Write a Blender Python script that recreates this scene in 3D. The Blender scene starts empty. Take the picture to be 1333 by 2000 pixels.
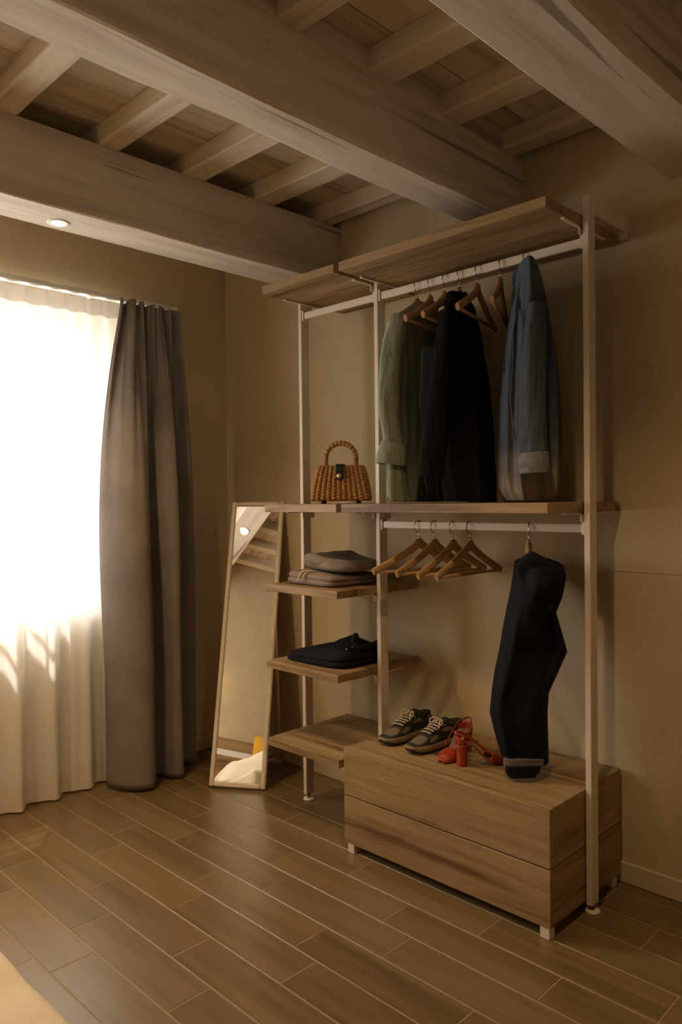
import bpy, bmesh, math, random
from mathutils import Vector, Matrix, noise
random.seed(7)
S = bpy.context.scene
COL = S.collection
K = 0.94            # layout unit -> metres (every length below is in layout units of 0.94 m)
PI = math.pi

# ------------------------------------------------------------------ camera
CAM = Vector((2.845, -2.9466, 1.5507)); YAW, PITCH, ROLL, FPX = 0.7797, -0.016, -0.011, 1478.8
_fw = Vector((-math.sin(YAW)*math.cos(PITCH), math.cos(YAW)*math.cos(PITCH), math.sin(PITCH)))
_r0 = Vector((math.cos(YAW), math.sin(YAW), 0)); _u0 = _r0.cross(_fw)
_r = _r0*math.cos(ROLL) + _u0*math.sin(ROLL); _u = -_r0*math.sin(ROLL) + _u0*math.cos(ROLL)
cd = bpy.data.cameras.new('camera'); cam = bpy.data.objects.new('camera', cd); COL.objects.link(cam)
cd.sensor_fit = 'HORIZONTAL'; cd.sensor_width = 36; cd.lens = FPX/1333*36; cd.clip_start = .05
m = Matrix((_r, _u, -_fw)).transposed().to_4x4(); m.translation = CAM*K; cam.matrix_world = m
S.camera = cam
def unproj(px, py, p, n):
    """pixel -> point on the plane through p with normal n"""
    d = _fw*FPX + _r*(px-666.5) - _u*(py-1000); n = Vector(n)
    return CAM + d*((Vector(p)-CAM).dot(n)/d.dot(n))

# ------------------------------------------------------------------ world, exposure, window daylight
S.view_settings.view_transform = 'Standard'; S.view_settings.look = 'None'
S.view_settings.exposure = 0.92; S.view_settings.gamma = 1.0; S.view_settings.use_curve_mapping = False
w = bpy.data.worlds.new('sky'); S.world = w; w.use_nodes = True
bg = w.node_tree.nodes['Background']; bg.inputs[0].default_value = (1, .965, .90, 1); bg.inputs[1].default_value = 5.4
S.cycles.use_denoising = True
S.cycles.max_bounces = 10; S.cycles.diffuse_bounces = 6; S.cycles.transparent_max_bounces = 16
S.cycles.caustics_reflective = False; S.cycles.caustics_refractive = False
S.cycles.sample_clamp_indirect = 4
pl = bpy.data.lights.new('window_daylight_portal_offscreen', 'AREA'); pl.shape = 'RECTANGLE'; pl.size = 2.2*K; pl.size_y = 1.72*K; pl.cycles.is_portal = True
po = bpy.data.objects.new('window_daylight_portal_offscreen', pl); COL.objects.link(po); po.location = Vector((-1.30, -1.80, 1.77))*K
po.rotation_euler = (PI/2, 0, -PI/2)

sl_ = bpy.data.lights.new('sun_offscreen', 'SUN'); sl_.energy = 9.0; sl_.angle = .0093; sl_.color = (1, .95, .86)
so = bpy.data.objects.new('sun_offscreen', sl_); COL.objects.link(so); so.location = (-4, 1, 6); so.rotation_euler = Vector((.23, -.19, -.62)).to_track_quat('-Z', 'Y').to_euler()

# ------------------------------------------------------------------ mesh helpers
class MB:
    def __init__(s): s.v = []; s.f = []; s.sm = []; s.uv = None
    def add(s, vs, fs, smooth=False):
        o = len(s.v); s.v += [Vector(a) for a in vs]; s.f += [tuple(i+o for i in f) for f in fs]; s.sm += [smooth]*len(fs); return s
    def box(s, x0, x1, y0, y1, z0, z1, b=0.0):
        x0, x1 = min(x0, x1), max(x0, x1); y0, y1 = min(y0, y1), max(y0, y1); z0, z1 = min(z0, z1), max(z0, z1)
        if b <= 0:
            vs = [(x, y, z) for z in (z0, z1) for y in (y0, y1) for x in (x0, x1)]
            return s.add(vs, [(0,2,3,1),(4,5,7,6),(0,1,5,4),(2,6,7,3),(0,4,6,2),(1,3,7,5)])
        b = min(b, (x1-x0)*.45, (y1-y0)*.45, (z1-z0)*.45)
        bm = bmesh.new(); bmesh.ops.create_cube(bm, size=1)
        for v in bm.verts: v.co = Vector(((x0+x1)/2+v.co.x*(x1-x0), (y0+y1)/2+v.co.y*(y1-y0), (z0+z1)/2+v.co.z*(z1-z0)))
        bmesh.ops.bevel(bm, geom=bm.edges[:], offset=b, segments=1, affect='EDGES', profile=.5)
        bm.verts.index_update(); s.add([v.co.copy() for v in bm.verts], [[v.index for v in f.verts] for f in bm.faces]); bm.free(); return s
    def loft(s, rings, closed=True, cap0=False, cap1=False, smooth=True):
        n = len(rings[0]); vs = [p for r in rings for p in r]; fs = []
        for i in range(len(rings)-1):
            for j in range(n if closed else n-1):
                a = i*n+j; b = i*n+(j+1) % n; fs.append((a, b, b+n, a+n))
        s.add(vs, fs, smooth); o = len(s.v)-len(vs)
        if cap0: s.f.append(tuple(o+j for j in reversed(range(n)))); s.sm.append(False)
        if cap1: s.f.append(tuple(o+(len(rings)-1)*n+j for j in range(n))); s.sm.append(False)
        return s
    def tube(s, pts, rad, n=10, caps=True, flat=1.0, up=None):
        pts = [Vector(p) for p in pts]; rings = []; nrm = None
        for i, p in enumerate(pts):
            t = (pts[min(i+1, len(pts)-1)]-pts[max(i-1, 0)]).normalized()
            if nrm is None:
                nrm = Vector(up) if up else (Vector((0, 0, 1)) if abs(t.z) < .9 else Vector((1, 0, 0)))
            nrm = (nrm-t*nrm.dot(t)).normalized(); bi = t.cross(nrm)
            r = rad(i/(len(pts)-1)) if callable(rad) else rad
            rings.append([p+nrm*math.cos(a)*r+bi*math.sin(a)*r*flat for a in [2*PI*k/n for k in range(n)]])
        return s.loft(rings, True, caps, caps)
    def lathe(s, prof, c=(0, 0, 0), n=24, cap=True):
        c = Vector(c); rings = [[c+Vector((r*math.cos(2*PI*k/n), r*math.sin(2*PI*k/n), z)) for k in range(n)] for r, z in prof]
        return s.loft(rings, True, cap, cap)
    def prism(s, poly, axis, a0, a1):
        def P(u, v, w): return {'x': (w, u, v), 'y': (u, w, v), 'z': (u, v, w)}[axis]
        n = len(poly); vs = [P(u, v, a0) for u, v in poly]+[P(u, v, a1) for u, v in poly]
        return s.add(vs, [tuple(reversed(range(n))), tuple(range(n, 2*n))]+[(j, (j+1) % n, (j+1) % n+n, j+n) for j in range(n)])
    def grid(s, fn, nu, nv, smooth=True):
        vs = [fn(i/nu, j/nv) for i in range(nu+1) for j in range(nv+1)]
        return s.add(vs, [(i*(nv+1)+j, (i+1)*(nv+1)+j, (i+1)*(nv+1)+j+1, i*(nv+1)+j+1) for i in range(nu) for j in range(nv)], smooth)
    def xf(s, M): s.v = [M @ p for p in s.v]; return s
def mesh_of(mb, name, mat, off=Vector((0, 0, 0))):
    me = bpy.data.meshes.new(name); me.from_pydata([(p-off)*K for p in mb.v], [], mb.f)
    me.polygons.foreach_set('use_smooth', mb.sm); me.materials.append(mat); me.update()
    bm = bmesh.new(); bm.from_mesh(me); bmesh.ops.recalc_face_normals(bm, faces=bm.faces); bm.to_mesh(me); bm.free()
    return me
def part(name, mb, mat, parent=None, world=False, label=None, solid=0, sub=0):
    off = Vector((0, 0, 0))
    if world and parent is not None:
        r = parent
        while r.parent: r = r.parent
        off = r.location/K
    o = bpy.data.objects.new(name, mesh_of(mb, name, mat, off)); COL.objects.link(o)
    if parent is not None: o.parent = parent
    if label: o['label'] = label
    if solid:
        md = o.modifiers.new('thickness', 'SOLIDIFY'); md.thickness = solid*K; md.offset = 0
    if sub:
        md = o.modifiers.new('smooth', 'SUBSURF'); md.levels = sub; md.render_levels = sub
    return o
def thing(name, label, cat, loc=(0, 0, 0), rz=0, group=None):
    o = bpy.data.objects.new(name, None); COL.objects.link(o); o.empty_display_size = .05
    o.location = Vector(loc)*K; o.rotation_euler = (0, 0, rz); return tag(o, label, cat, group)
def tag(o, label, cat, group=None):
    o['label'] = label; o['category'] = cat
    if group: o['group'] = group
    return o
def struct(name, mb, mat, label, cat, parent=None):
    o = part(name, mb, mat, parent)
    if parent is None: o['kind'] = 'structure'; tag(o, label, cat)
    return o
def copy_part(src, parent, name=None):
    c = src.copy(); COL.objects.link(c); c.parent = parent; return c
def copy_thing(src, label, loc, rz):
    r = src.copy(); COL.objects.link(r); r.location = Vector(loc)*K; r.rotation_euler = (0, 0, rz); r['label'] = label
    for ch in [c for c in src.children]:
        c = copy_part(ch, r)
        for g in list(ch.children): copy_part(g, c)
    return r
def nz(x, y, z, s=1.0): return noise.noise(Vector((x*s, y*s, z*s)))
def lerp(a, b, t): return a+(b-a)*t
def interp(tab, t):
    """tab: [(t, v...)] -> smooth interpolated tuple"""
    if t <= tab[0][0]: return tab[0][1:]
    for a, b in zip(tab, tab[1:]):
        if t <= b[0]:
            k = (t-a[0])/(b[0]-a[0]); k = k*k*(3-2*k)*.5+k*.5
            return tuple(lerp(p, q, k) for p, q in zip(a[1:], b[1:]))
    return tab[-1][1:]
def spline(pts, n):
    pts = [Vector(p) for p in pts]; out = []
    for i in range(len(pts)-1):
        p0, p1, p2, p3 = pts[max(i-1, 0)], pts[i], pts[i+1], pts[min(i+2, len(pts)-1)]
        for j in range(n):
            t = j/n; out.append(.5*((2*p1)+(-p0+p2)*t+(2*p0-5*p1+4*p2-p3)*t*t+(-p0+3*p1-3*p2+p3)*t**3))
    return out+[pts[-1]]

# ------------------------------------------------------------------ materials
def base(name, rough=.6, spec=.5):
    mt = bpy.data.materials.new(name); mt.use_nodes = True; nt = mt.node_tree
    b = nt.nodes['Principled BSDF']; b.inputs['Roughness'].default_value = rough; b.inputs['Specular IOR Level'].default_value = spec
    return mt, nt, b
def N(nt, t, **kw):
    n = nt.nodes.new(t)
    for k, v in kw.items():
        if k in n.inputs: n.inputs[k].default_value = v
        else: setattr(n, k, v)
    return n
def ramp(nt, fac, stops):
    r = nt.nodes.new('ShaderNodeValToRGB'); e = r.color_ramp.elements
    while len(e) < len(stops): e.new(.5)
    for el, (p, c) in zip(e, stops): el.position = p; el.color = (*c, 1)
    nt.links.new(fac, r.inputs[0]); return r.outputs[0]
def bump(nt, b, h, s, d=.01):
    n = N(nt, 'ShaderNodeBump', Strength=s, Distance=d); nt.links.new(h, n.inputs['Height']); nt.links.new(n.outputs[0], b.inputs['Normal'])
def coords(nt, scale, rnd=True):
    tc = nt.nodes.new('ShaderNodeTexCoord'); mp = N(nt, 'ShaderNodeMapping'); mp.inputs['Scale'].default_value = scale
    nt.links.new(tc.outputs['Object'], mp.inputs[0])
    if rnd:
        oi = nt.nodes.new('ShaderNodeObjectInfo'); mu = N(nt, 'ShaderNodeVectorMath', operation='SCALE'); mu.inputs[0].default_value = (13.1, 7.7, 9.3)
        nt.links.new(oi.outputs['Random'], mu.inputs['Scale']); nt.links.new(mu.outputs[0], mp.inputs['Location'])
    return mp.outputs[0]
def plain(name, c, rough=.6, metal=0, spec=.5, nscale=None, nb=.1, var=.0):
    mt, nt, b = base(name, rough, spec); b.inputs['Base Color'].default_value = (*c, 1); b.inputs['Metallic'].default_value = metal
    if nscale:
        v = coords(nt, (nscale,)*3); t = N(nt, 'ShaderNodeTexNoise', Scale=1.0, Detail=4.0); nt.links.new(v, t.inputs[0])
        bump(nt, b, t.outputs[0], nb)
        if var: nt.links.new(ramp(nt, t.outputs[0], [(.3, tuple(x*(1-var) for x in c)), (.7, tuple(min(1, x*(1+var)) for x in c))]), b.inputs['Base Color'])
    return mt
def wood(name, dark, mid, light, axis='x', rough=.55, contrast=1.0, rnd=True, streak=.35, s=1.0, randv=.0, bumps=.12, crack=0, spec=.35):
    mt, nt, b = base(name, rough, spec)
    lo, hi = 1.3*s, 22*s
    sc = {'x': (lo, hi, hi), 'y': (hi, lo, hi), 'z': (hi, hi, lo)}[axis]
    v = coords(nt, sc, rnd)
    t1 = N(nt, 'ShaderNodeTexNoise', Scale=1.0, Detail=7.0, Roughness=.62, Distortion=.6); nt.links.new(v, t1.inputs[0])
    v2 = coords(nt, tuple(x*.22 for x in sc), rnd); t2 = N(nt, 'ShaderNodeTexNoise', Scale=1.0, Detail=3.0, Distortion=1.2); nt.links.new(v2, t2.inputs[0])
    v3 = coords(nt, tuple(x*5 for x in sc), rnd); t3 = N(nt, 'ShaderNodeTexNoise', Scale=1.0, Detail=2.0); nt.links.new(v3, t3.inputs[0])
    a = N(nt, 'ShaderNodeMath', operation='MULTIPLY_ADD'); a.inputs[1].default_value = .55; nt.links.new(t1.outputs[0], a.inputs[0])
    a2 = N(nt, 'ShaderNodeMath', operation='MULTIPLY_ADD'); a2.inputs[1].default_value = .35; nt.links.new(t2.outputs[0], a2.inputs[0])
    a3 = N(nt, 'ShaderNodeMath', operation='MULTIPLY'); a3.inputs[1].default_value = .10; nt.links.new(t3.outputs[0], a3.inputs[0])
    nt.links.new(a3.outputs[0], a2.inputs[2]); nt.links.new(a2.outputs[0], a.inputs[2])
    col = ramp(nt, a.outputs[0], [(.5-.20*contrast, dark), (.48, mid), (.5+.20*contrast, light)])
    if randv:
        oi = nt.nodes.new('ShaderNodeObjectInfo'); hs = N(nt, 'ShaderNodeHueSaturation'); mr = N(nt, 'ShaderNodeMapRange')
        mr.inputs['To Min'].default_value = 1-randv; mr.inputs['To Max'].default_value = 1+randv
        nt.links.new(oi.outputs['Random'], mr.inputs[0]); nt.links.new(mr.outputs[0], hs.inputs['Value']); nt.links.new(col, hs.inputs['Color']); col = hs.outputs[0]
    if crack:
        v4 = coords(nt, tuple(x*(.55 if x == lo else .9) for x in sc), rnd); t4 = N(nt, 'ShaderNodeTexNoise', Scale=1.0, Detail=3.0, Distortion=.4); nt.links.new(v4, t4.inputs[0])
        ck = ramp(nt, t4.outputs[0], [(.305, (1-crack,)*3), (.335, (1, 1, 1))]); mx = N(nt, 'ShaderNodeMix', data_type='RGBA', blend_type='MULTIPLY'); mx.inputs[0].default_value = 1
        nt.links.new(col, mx.inputs[6]); nt.links.new(ck, mx.inputs[7]); col = mx.outputs[2]
    nt.links.new(col, b.inputs['Base Color']); bump(nt, b, a.outputs[0], bumps, .004)
    return mt
def fabric(name, c, scale=900, var=.12, nb=.25, rough=.9, slub=True, sheen=.0, big=6, wr=0, ws=(26, 26, 7)):
    mt, nt, b = base(name, rough, .15)
    v = coords(nt, (scale*.25, scale*.25, scale) if slub else (scale,)*3, False); t = N(nt, 'ShaderNodeTexNoise', Scale=1.0, Detail=2.0); nt.links.new(v, t.inputs[0])
    v2 = coords(nt, (big,)*3, False); t2 = N(nt, 'ShaderNodeTexNoise', Scale=1.0, Detail=4.0); nt.links.new(v2, t2.inputs[0])
    ad = N(nt, 'ShaderNodeMath', operation='MULTIPLY_ADD'); ad.inputs[1].default_value = .5; nt.links.new(t.outputs[0], ad.inputs[0])
    h = N(nt, 'ShaderNodeMath', operation='MULTIPLY'); h.inputs[1].default_value = .5; nt.links.new(t2.outputs[0], h.inputs[0]); nt.links.new(h.outputs[0], ad.inputs[2])
    nt.links.new(ramp(nt, ad.outputs[0], [(.32, tuple(x*(1-var) for x in c)), (.68, tuple(min(1, x*(1+var)) for x in c))]), b.inputs['Base Color'])
    bump(nt, b, t.outputs[0], nb, .002)
    if wr:
        v3 = coords(nt, ws, False); t3 = N(nt, 'ShaderNodeTexNoise', Scale=1.0, Detail=3.0, Distortion=.8); nt.links.new(v3, t3.inputs[0])
        b0 = b.inputs['Normal'].links[0].from_node; b3 = N(nt, 'ShaderNodeBump', Strength=wr, Distance=.03); nt.links.new(t3.outputs[0], b3.inputs['Height']); nt.links.new(b3.outputs[0], b0.inputs['Normal'])
    if sheen: b.inputs['Sheen Weight'].default_value = sheen
    return mt
def sheer_mat(name, trans, transl, c):
    mt, nt, b = base(name, .9, 0); out = nt.nodes['Material Output']; nt.nodes.remove(b)
    tr = N(nt, 'ShaderNodeBsdfTransparent'); tr.inputs[0].default_value = (1, 1, 1, 1)
    tl = N(nt, 'ShaderNodeBsdfTranslucent'); tl.inputs[0].default_value = (*c, 1); df = N(nt, 'ShaderNodeBsdfDiffuse'); df.inputs[0].default_value = (*c, 1)
    m1 = N(nt, 'ShaderNodeMixShader'); m1.inputs[0].default_value = transl; nt.links.new(df.outputs[0], m1.inputs[1]); nt.links.new(tl.outputs[0], m1.inputs[2])
    v = coords(nt, (700, 700, 700), False); t = N(nt, 'ShaderNodeTexNoise', Scale=1.0); nt.links.new(v, t.inputs[0])
    mr = N(nt, 'ShaderNodeMapRange'); mr.inputs['To Min'].default_value = trans*.6; mr.inputs['To Max'].default_value = trans*1.4; nt.links.new(t.outputs[0], mr.inputs[0])
    m2 = N(nt, 'ShaderNodeMixShader'); nt.links.new(mr.outputs[0], m2.inputs[0]); nt.links.new(m1.outputs[0], m2.inputs[1]); nt.links.new(tr.outputs[0], m2.inputs[2])
    nt.links.new(m2.outputs[0], out.inputs[0]); return mt
def emit(name, c, s):
    mt, nt, b = base(name); b.inputs['Emission Color'].default_value = (*c, 1); b.inputs['Emission Strength'].default_value = s; b.inputs['Base Color'].default_value = (*c, 1); return mt
def glass_mat():
    mt, nt, b = base('window_glass', .02); out = nt.nodes['Material Output']; nt.nodes.remove(b)
    tr = N(nt, 'ShaderNodeBsdfTransparent'); gl = N(nt, 'ShaderNodeBsdfGlossy', Roughness=.02); mx = N(nt, 'ShaderNodeMixShader'); mx.inputs[0].default_value = .05
    nt.links.new(tr.outputs[0], mx.inputs[1]); nt.links.new(gl.outputs[0], mx.inputs[2]); nt.links.new(mx.outputs[0], out.inputs[0]); return mt

M = {}
def plaster():
    mt, nt, b = base('beige_plaster', .85, .25)
    v = coords(nt, (3, 3, 3), False); t = N(nt, 'ShaderNodeTexNoise', Scale=1.0, Detail=6.0, Roughness=.6); nt.links.new(v, t.inputs[0])
    nt.links.new(ramp(nt, t.outputs[0], [(.3, (.53, .43, .275)), (.7, (.60, .495, .325))]), b.inputs['Base Color'])
    v2 = coords(nt, (60, 60, 60), False); t2 = N(nt, 'ShaderNodeTexNoise', Scale=1.0, Detail=5.0); nt.links.new(v2, t2.inputs[0]); bump(nt, b, t2.outputs[0], .12, .004)
    return mt
M['wall'] = plaster()
M['white_wall'] = plain('reveal_paint', (.78, .76, .72), .8)
M['baseb'] = plain('baseboard_paint', (.58, .49, .34), .5)
M['beam'] = wood('whitewashed_beam', (.42, .345, .265), (.60, .52, .43), (.69, .615, .525), 'y', .75, .75, True, s=.8, bumps=.4, crack=.5)
M['joist'] = wood('whitewashed_joist', (.46, .38, .285), (.64, .555, .44), (.74, .655, .54), 'x', .75, .7, True, s=.9, bumps=.4, crack=.3)
M['cboard'] = wood('ceiling_board', (.40, .325, .24), (.56, .475, .36), (.65, .565, .44), 'y', .8, .55, True, s=.9, randv=.06, bumps=.3)
M['oak'] = wood('oak_laminate', (.13, .072, .030), (.285, .182, .085), (.40, .27, .138), 'x', .5, .55, True)
M['oak_side'] = wood('oak_laminate_side', (.13, .072, .030), (.285, .182, .085), (.40, .27, .138), 'y', .5, .55, True)
M['tile'] = wood('wood_look_tile', (.100, .062, .025), (.172, .113, .047), (.226, .156, .072), 'x', .30, .85, True, s=.8, spec=.75, randv=.08, bumps=.06)
M['grout'] = plain('cream_grout', (.33, .245, .14), .9)
M['post'] = plain('cream_metal', (.70, .61, .51), .45)
M['rod'] = plain('rail_metal', (.72, .62, .53), .4)
M['foot'] = plain('foot_plastic', (.72, .66, .56), .4)
M['steel'] = plain('steel', (.55, .53, .5), .25, 1.0)
M['dark_steel'] = plain('dark_steel', (.10, .09, .08), .4, 1.0)
M['hanger'] = wood('hanger_beech', (.30, .17, .07), (.44, .27, .12), (.52, .33, .16), 'y', .4, .8, True, s=2)
M['curtain'] = fabric('taupe_curtain', (.24, .210, .192), 700, .22, .35, .75)
M['sheer'] = sheer_mat('white_voile', .05, .28, (.95, .94, .92))
M['hem'] = sheer_mat('double_voile', .01, .16, (.84, .78, .70))
M['whiteplastic'] = plain('white_plastic', (.8, .78, .73), .35)
M['mirror'] = plain('mirror_silver', (.86, .84, .78), .01, 1.0)
M['mirror_frame'] = wood('mirror_frame_wood', (.68, .58, .46), (.80, .70, .57), (.86, .77, .64), 'z', .5, .8, True, s=1.2)
M['glass'] = glass_mat()
M['iron'] = plain('window_iron', (.62, .62, .62), .5)
M['bulb'] = emit('warm_lamp_glow', (1.0, .80, .55), 40)
M['ring'] = plain('downlight_ring', (.75, .7, .62), .4)
M['duvet'] = fabric('white_duvet', (.74, .68, .58), 300, .04, .1, .9, big=8)
M['yellow'] = fabric('yellow_cushion', (.72, .40, .05), 400, .08, .2, .9)
M['throw'] = fabric('cream_throw', (.70, .59, .41), 260, .06, .2, .9)
M['lampshade'] = emit('lamp_shade_glow', (1.0, .72, .38), 3.0)

# ------------------------------------------------------------------ room shell
X0, X1, YB, Z1 = -1.09, 4.1, -4.05, 3.13
WY0, WY1, WZ0, WZ1 = -2.90, -.70, .94, 2.60          # window opening in the left wall, widened out of view to add daylight
WT = .40                                             # wall thickness
mb = MB().box(X0-WT, X1+.2, 0, .2, -.1, Z1+.1)
struct('wall_back', mb, M['wall'], 'beige plastered wall behind the open wardrobe', 'wall')
mb = MB().box(X0-WT, X0, YB, WY0, -.1, Z1+.1).box(X0-WT, X0, WY1, 0, -.1, Z1+.1).box(X0-WT, X0, WY0, WY1, -.1, WZ0).box(X0-WT, X0, WY0, WY1, WZ1, Z1+.1)
struct('wall_left', mb, M['wall'], 'beige plastered wall with the curtained window', 'wall')
struct('wall_right', MB().box(X1, X1+.2, YB, 0, -.1, Z1+.1), M['wall'], 'plain beige wall opposite the window', 'wall')
struct('wall_front', MB().box(X0-WT, X1+.2, YB-.2, YB, -.1, Z1+.1), M['wall'], 'beige wall behind the bed headboard', 'wall')
def skirting(name, x0, x1, y0, y1, label):
    struct(name, MB().box(x0, x1, y0, y1, 0, .0855, .004), M['baseb'], label, 'baseboard')
skirting('baseboard_back', X0+.016, X1, -.014, 0, 'low beige baseboard along the wardrobe wall')
skirting('baseboard_left', X0, X0+.016, YB, 0, 'low beige baseboard under the window')
skirting('baseboard_right', X1-.016, X1, YB, -.014, 'low beige baseboard on the wall facing the window')
# faint horizontal paint line half way up the walls
struct('trim_1', MB().box(X0, X1, -.0025, 0, 1.252, 1.257), M['wall'], 'thin raised plaster line across the wardrobe wall', 'trim')
struct('trim_2', MB().box(X0, X0+.0025, WY1, -.003, 1.252, 1.257), M['wall'], 'thin raised plaster line beside the window', 'trim')

# floor: grout bed + one object per plank tile
fl = struct('floor', MB().box(X0, X1, YB, 0, -.1, -.0012), M['grout'], 'wood-look tile floor with cream grout lines', 'floor')
PW, PL, G = .1635, .64, .0022
rowoff = {4: .025, 5: .357, 6: .502, 7: .243, 8: .36, 9: .625, 10: .216, 11: .41, 12: .29}
ROW0 = -.732+PW*5     # y of row 0's upper edge
tile_mesh = None; far = MB()
for r in range(0, 29):
    y1 = ROW0-r*PW; y0 = y1-PW
    off = rowoff.get(r, (r*.237) % PL)
    k0 = int((X0-off)/PL)-2
    for k in range(k0, k0+12):
        x0 = off+k*PL; x1 = x0+PL
        a, b_, c, d = max(x0+G, X0), min(x1-G, X1), max(y0+G, YB), min(y1-G, 0)
        if b_-a < .01 or d-c < .01: continue
        seen = c > -2.75 and a < 2.9 and (a-2.4) < (c+3.0)*2.2
        if not seen:
            far.box(a, b_, c, d, -.03, 0); continue
        full = (b_-a) > PL-2*G-1e-4 and (d-c) > PW-2*G-1e-4
        if full:
            if tile_mesh is None: tile_mesh = mesh_of(MB().box(-PL/2+G, PL/2-G, -PW/2+G, PW/2-G, -.03, 0, .0012), 'floor_plank', M['tile'])
            o = bpy.data.objects.new('floor_plank', tile_mesh); COL.objects.link(o); o.parent = fl; o.location = Vector(((a+b_)/2, (c+d)/2, 0))*K
        else:
            cx, cy = (a+b_)/2, (c+d)/2
            o = part('floor_plank', MB().box(a-cx, b_-cx, c-cy, d-cy, -.03, 0, .0012), M['tile'], fl); o.location = Vector((cx, cy, 0))*K
o = part('floor_plank_field', far, M['tile'], fl); o['kind'] = 'stuff'

# ceiling: slab > boards, joists, infill, beams
ce = struct('ceiling', MB().box(X0, X1, YB, 0, 3.128, 3.2), M['cboard'], 'old whitewashed timber ceiling with beams, joists and boards', 'ceiling')
x = X0
edges = [X0]+[.2+.246*i for i in range(-5, 17)]+[X1]
edges = sorted(e for e in edges if X0 <= e <= X1)
for a, b_ in zip(edges, edges[1:]):
    if b_-a > .02: part('ceiling_board', MB().box(a+.002, b_-.002, YB, 0, 3.105, 3.1285, .003), M['cboard'], ce)
JY = [(-.165, -.066), (-.59, -.465), (-1.0, -.881), (-1.41, -1.311), (-1.845, -1.74)]+[(-2.27-.43*i, -2.16-.43*i) for i in range(6)]
def rough_beam(x0, x1, y0, y1, z0, z1, axis, amp, ch, seed, n=40):
    """timber with softened, slightly wandering arrises"""
    rings = []
    for i in range(n+1):
        t = i/n
        if axis == 'y':
            y = lerp(y0, y1, t); a, b_ = x0, x1
        else:
            y = lerp(x0, x1, t); a, b_ = y0, y1
        def J(k): return amp*noise.noise(Vector((y*1.7, k*3.1, seed)))+amp*.35*noise.noise(Vector((y*7, k*3.1, seed)))
        c1, c2 = ch*(1+.7*nz(y*2, 1, seed)), ch*(1+.7*nz(y*2, 5, seed))
        P = [(a+J(1), z0+c1), (a+c1*.35+J(1), z0+c1*.35), (a+c1, z0+J(2)), ((a+b_)/2, z0+J(2.5)), (b_-c2, z0+J(3)), (b_-c2*.35+J(4), z0+c2*.35), (b_+J(4), z0+c2), (b_+J(4.5), (z0+z1)/2), (b_+J(5), z1-.004), (b_-.004, z1), (a+.004, z1), (a+J(6), z1-.004)]
        rings.append([(p, y, q) if axis == 'y' else (y, p, q) for p, q in P])
    return MB().loft(rings, True, True, True, False)
for i, (a, b_) in enumerate(JY):
    part('joist', rough_beam(X0, X1, a, b_, 3.02+.004*nz(i, 0, 0), 3.105, 'x', .004, .007, i*7.7, 40), M['joist'], ce)
BEAMS = [(-.29, -.047, 2.715, 3.021), (.89, 1.082, 2.756, 2.968), (1.70, 1.955, 2.752, 3.0), (2.85, 3.08, 2.74, 3.02)]
for i, (a, b_, z0, z1) in enumerate(BEAMS):
    bo = part('beam', rough_beam(a, b_, YB, 0, z0, z1, 'y', .005, .009 if i != 1 else .016, i*13.3+2, 60), M['beam'], ce)
for bx, zl in ((1.072, 2.96), (.905, 2.96), (1.72, 2.995), (1.94, 2.995)):
    part('infill_rail', MB().box(bx-.0058, bx+.0058, YB, 0, zl, 3.0185), M['cboard'], ce)
for bx in (-.28, 1.072, .905, 1.72, 1.94):
    prev = 0
    for a, b_ in JY+[(YB, YB)]:
        if prev-b_ > .02: part('infill_board', MB().box(bx-.006, bx+.006, b_-.006, prev+.006, 3.019, 3.1045, .002), M['cboard'], ce)
        prev = a

# window: frame, glass, sill, grille
wi = bpy.data.objects.new('window_1', None); COL.objects.link(wi); wi['kind'] = 'structure'; tag(wi, 'white framed window behind the sheer curtain', 'window')
wi.location = Vector((X0-WT, (WY0+WY1)/2, WZ0))*K
fx0, fx1 = X0-WT+.06, X0-WT+.12
part('sill', MB().box(X0-WT+.02, X0+.004, WY0, WY1, WZ0-.03, WZ0+.005, .004), M['white_wall'], wi, True)
for nm, bx in (('frame_rail', (fx0, fx1, WY0, WY1, WZ0+.005, WZ0+.08)), ('frame_rail', (fx0, fx1, WY0, WY1, WZ1-.07, WZ1)), ('frame_stile', (fx0, fx1, WY0, WY0+.07, WZ0+.08, WZ1-.07)),
               ('frame_stile', (fx0, fx1, WY1-.07, WY1, WZ0+.08, WZ1-.07)), ('mullion', (fx0-.01, fx1+.01, -1.855, -1.745, WZ0+.08, WZ1-.07))):
    part(nm, MB().box(*bx, .005), M['white_wall'], wi, True)
part('pane', MB().box(fx0+.025, fx0+.031, WY0+.07, -1.855, WZ0+.08, WZ1-.07), M['glass'], wi, True)
part('pane', MB().box(fx0+.025, fx0+.031, -1.745, WY1-.07, WZ0+.08, WZ1-.07), M['glass'], wi, True)
for z in (1.0, 1.55, 2.10, 2.24, 2.50): part('grille_bar', MB().box(X0-WT-.03, X0-WT-.018, WY0, WY1, z, z+.02), M['iron'], wi, True)
for i in range(16): part('grille_bar', MB().tube([(X0-WT-.024, WY0+.07+i*.135, WZ0), (X0-WT-.024, WY0+.07+i*.135, WZ1)], .008, 6), M['iron'], wi, True)

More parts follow.
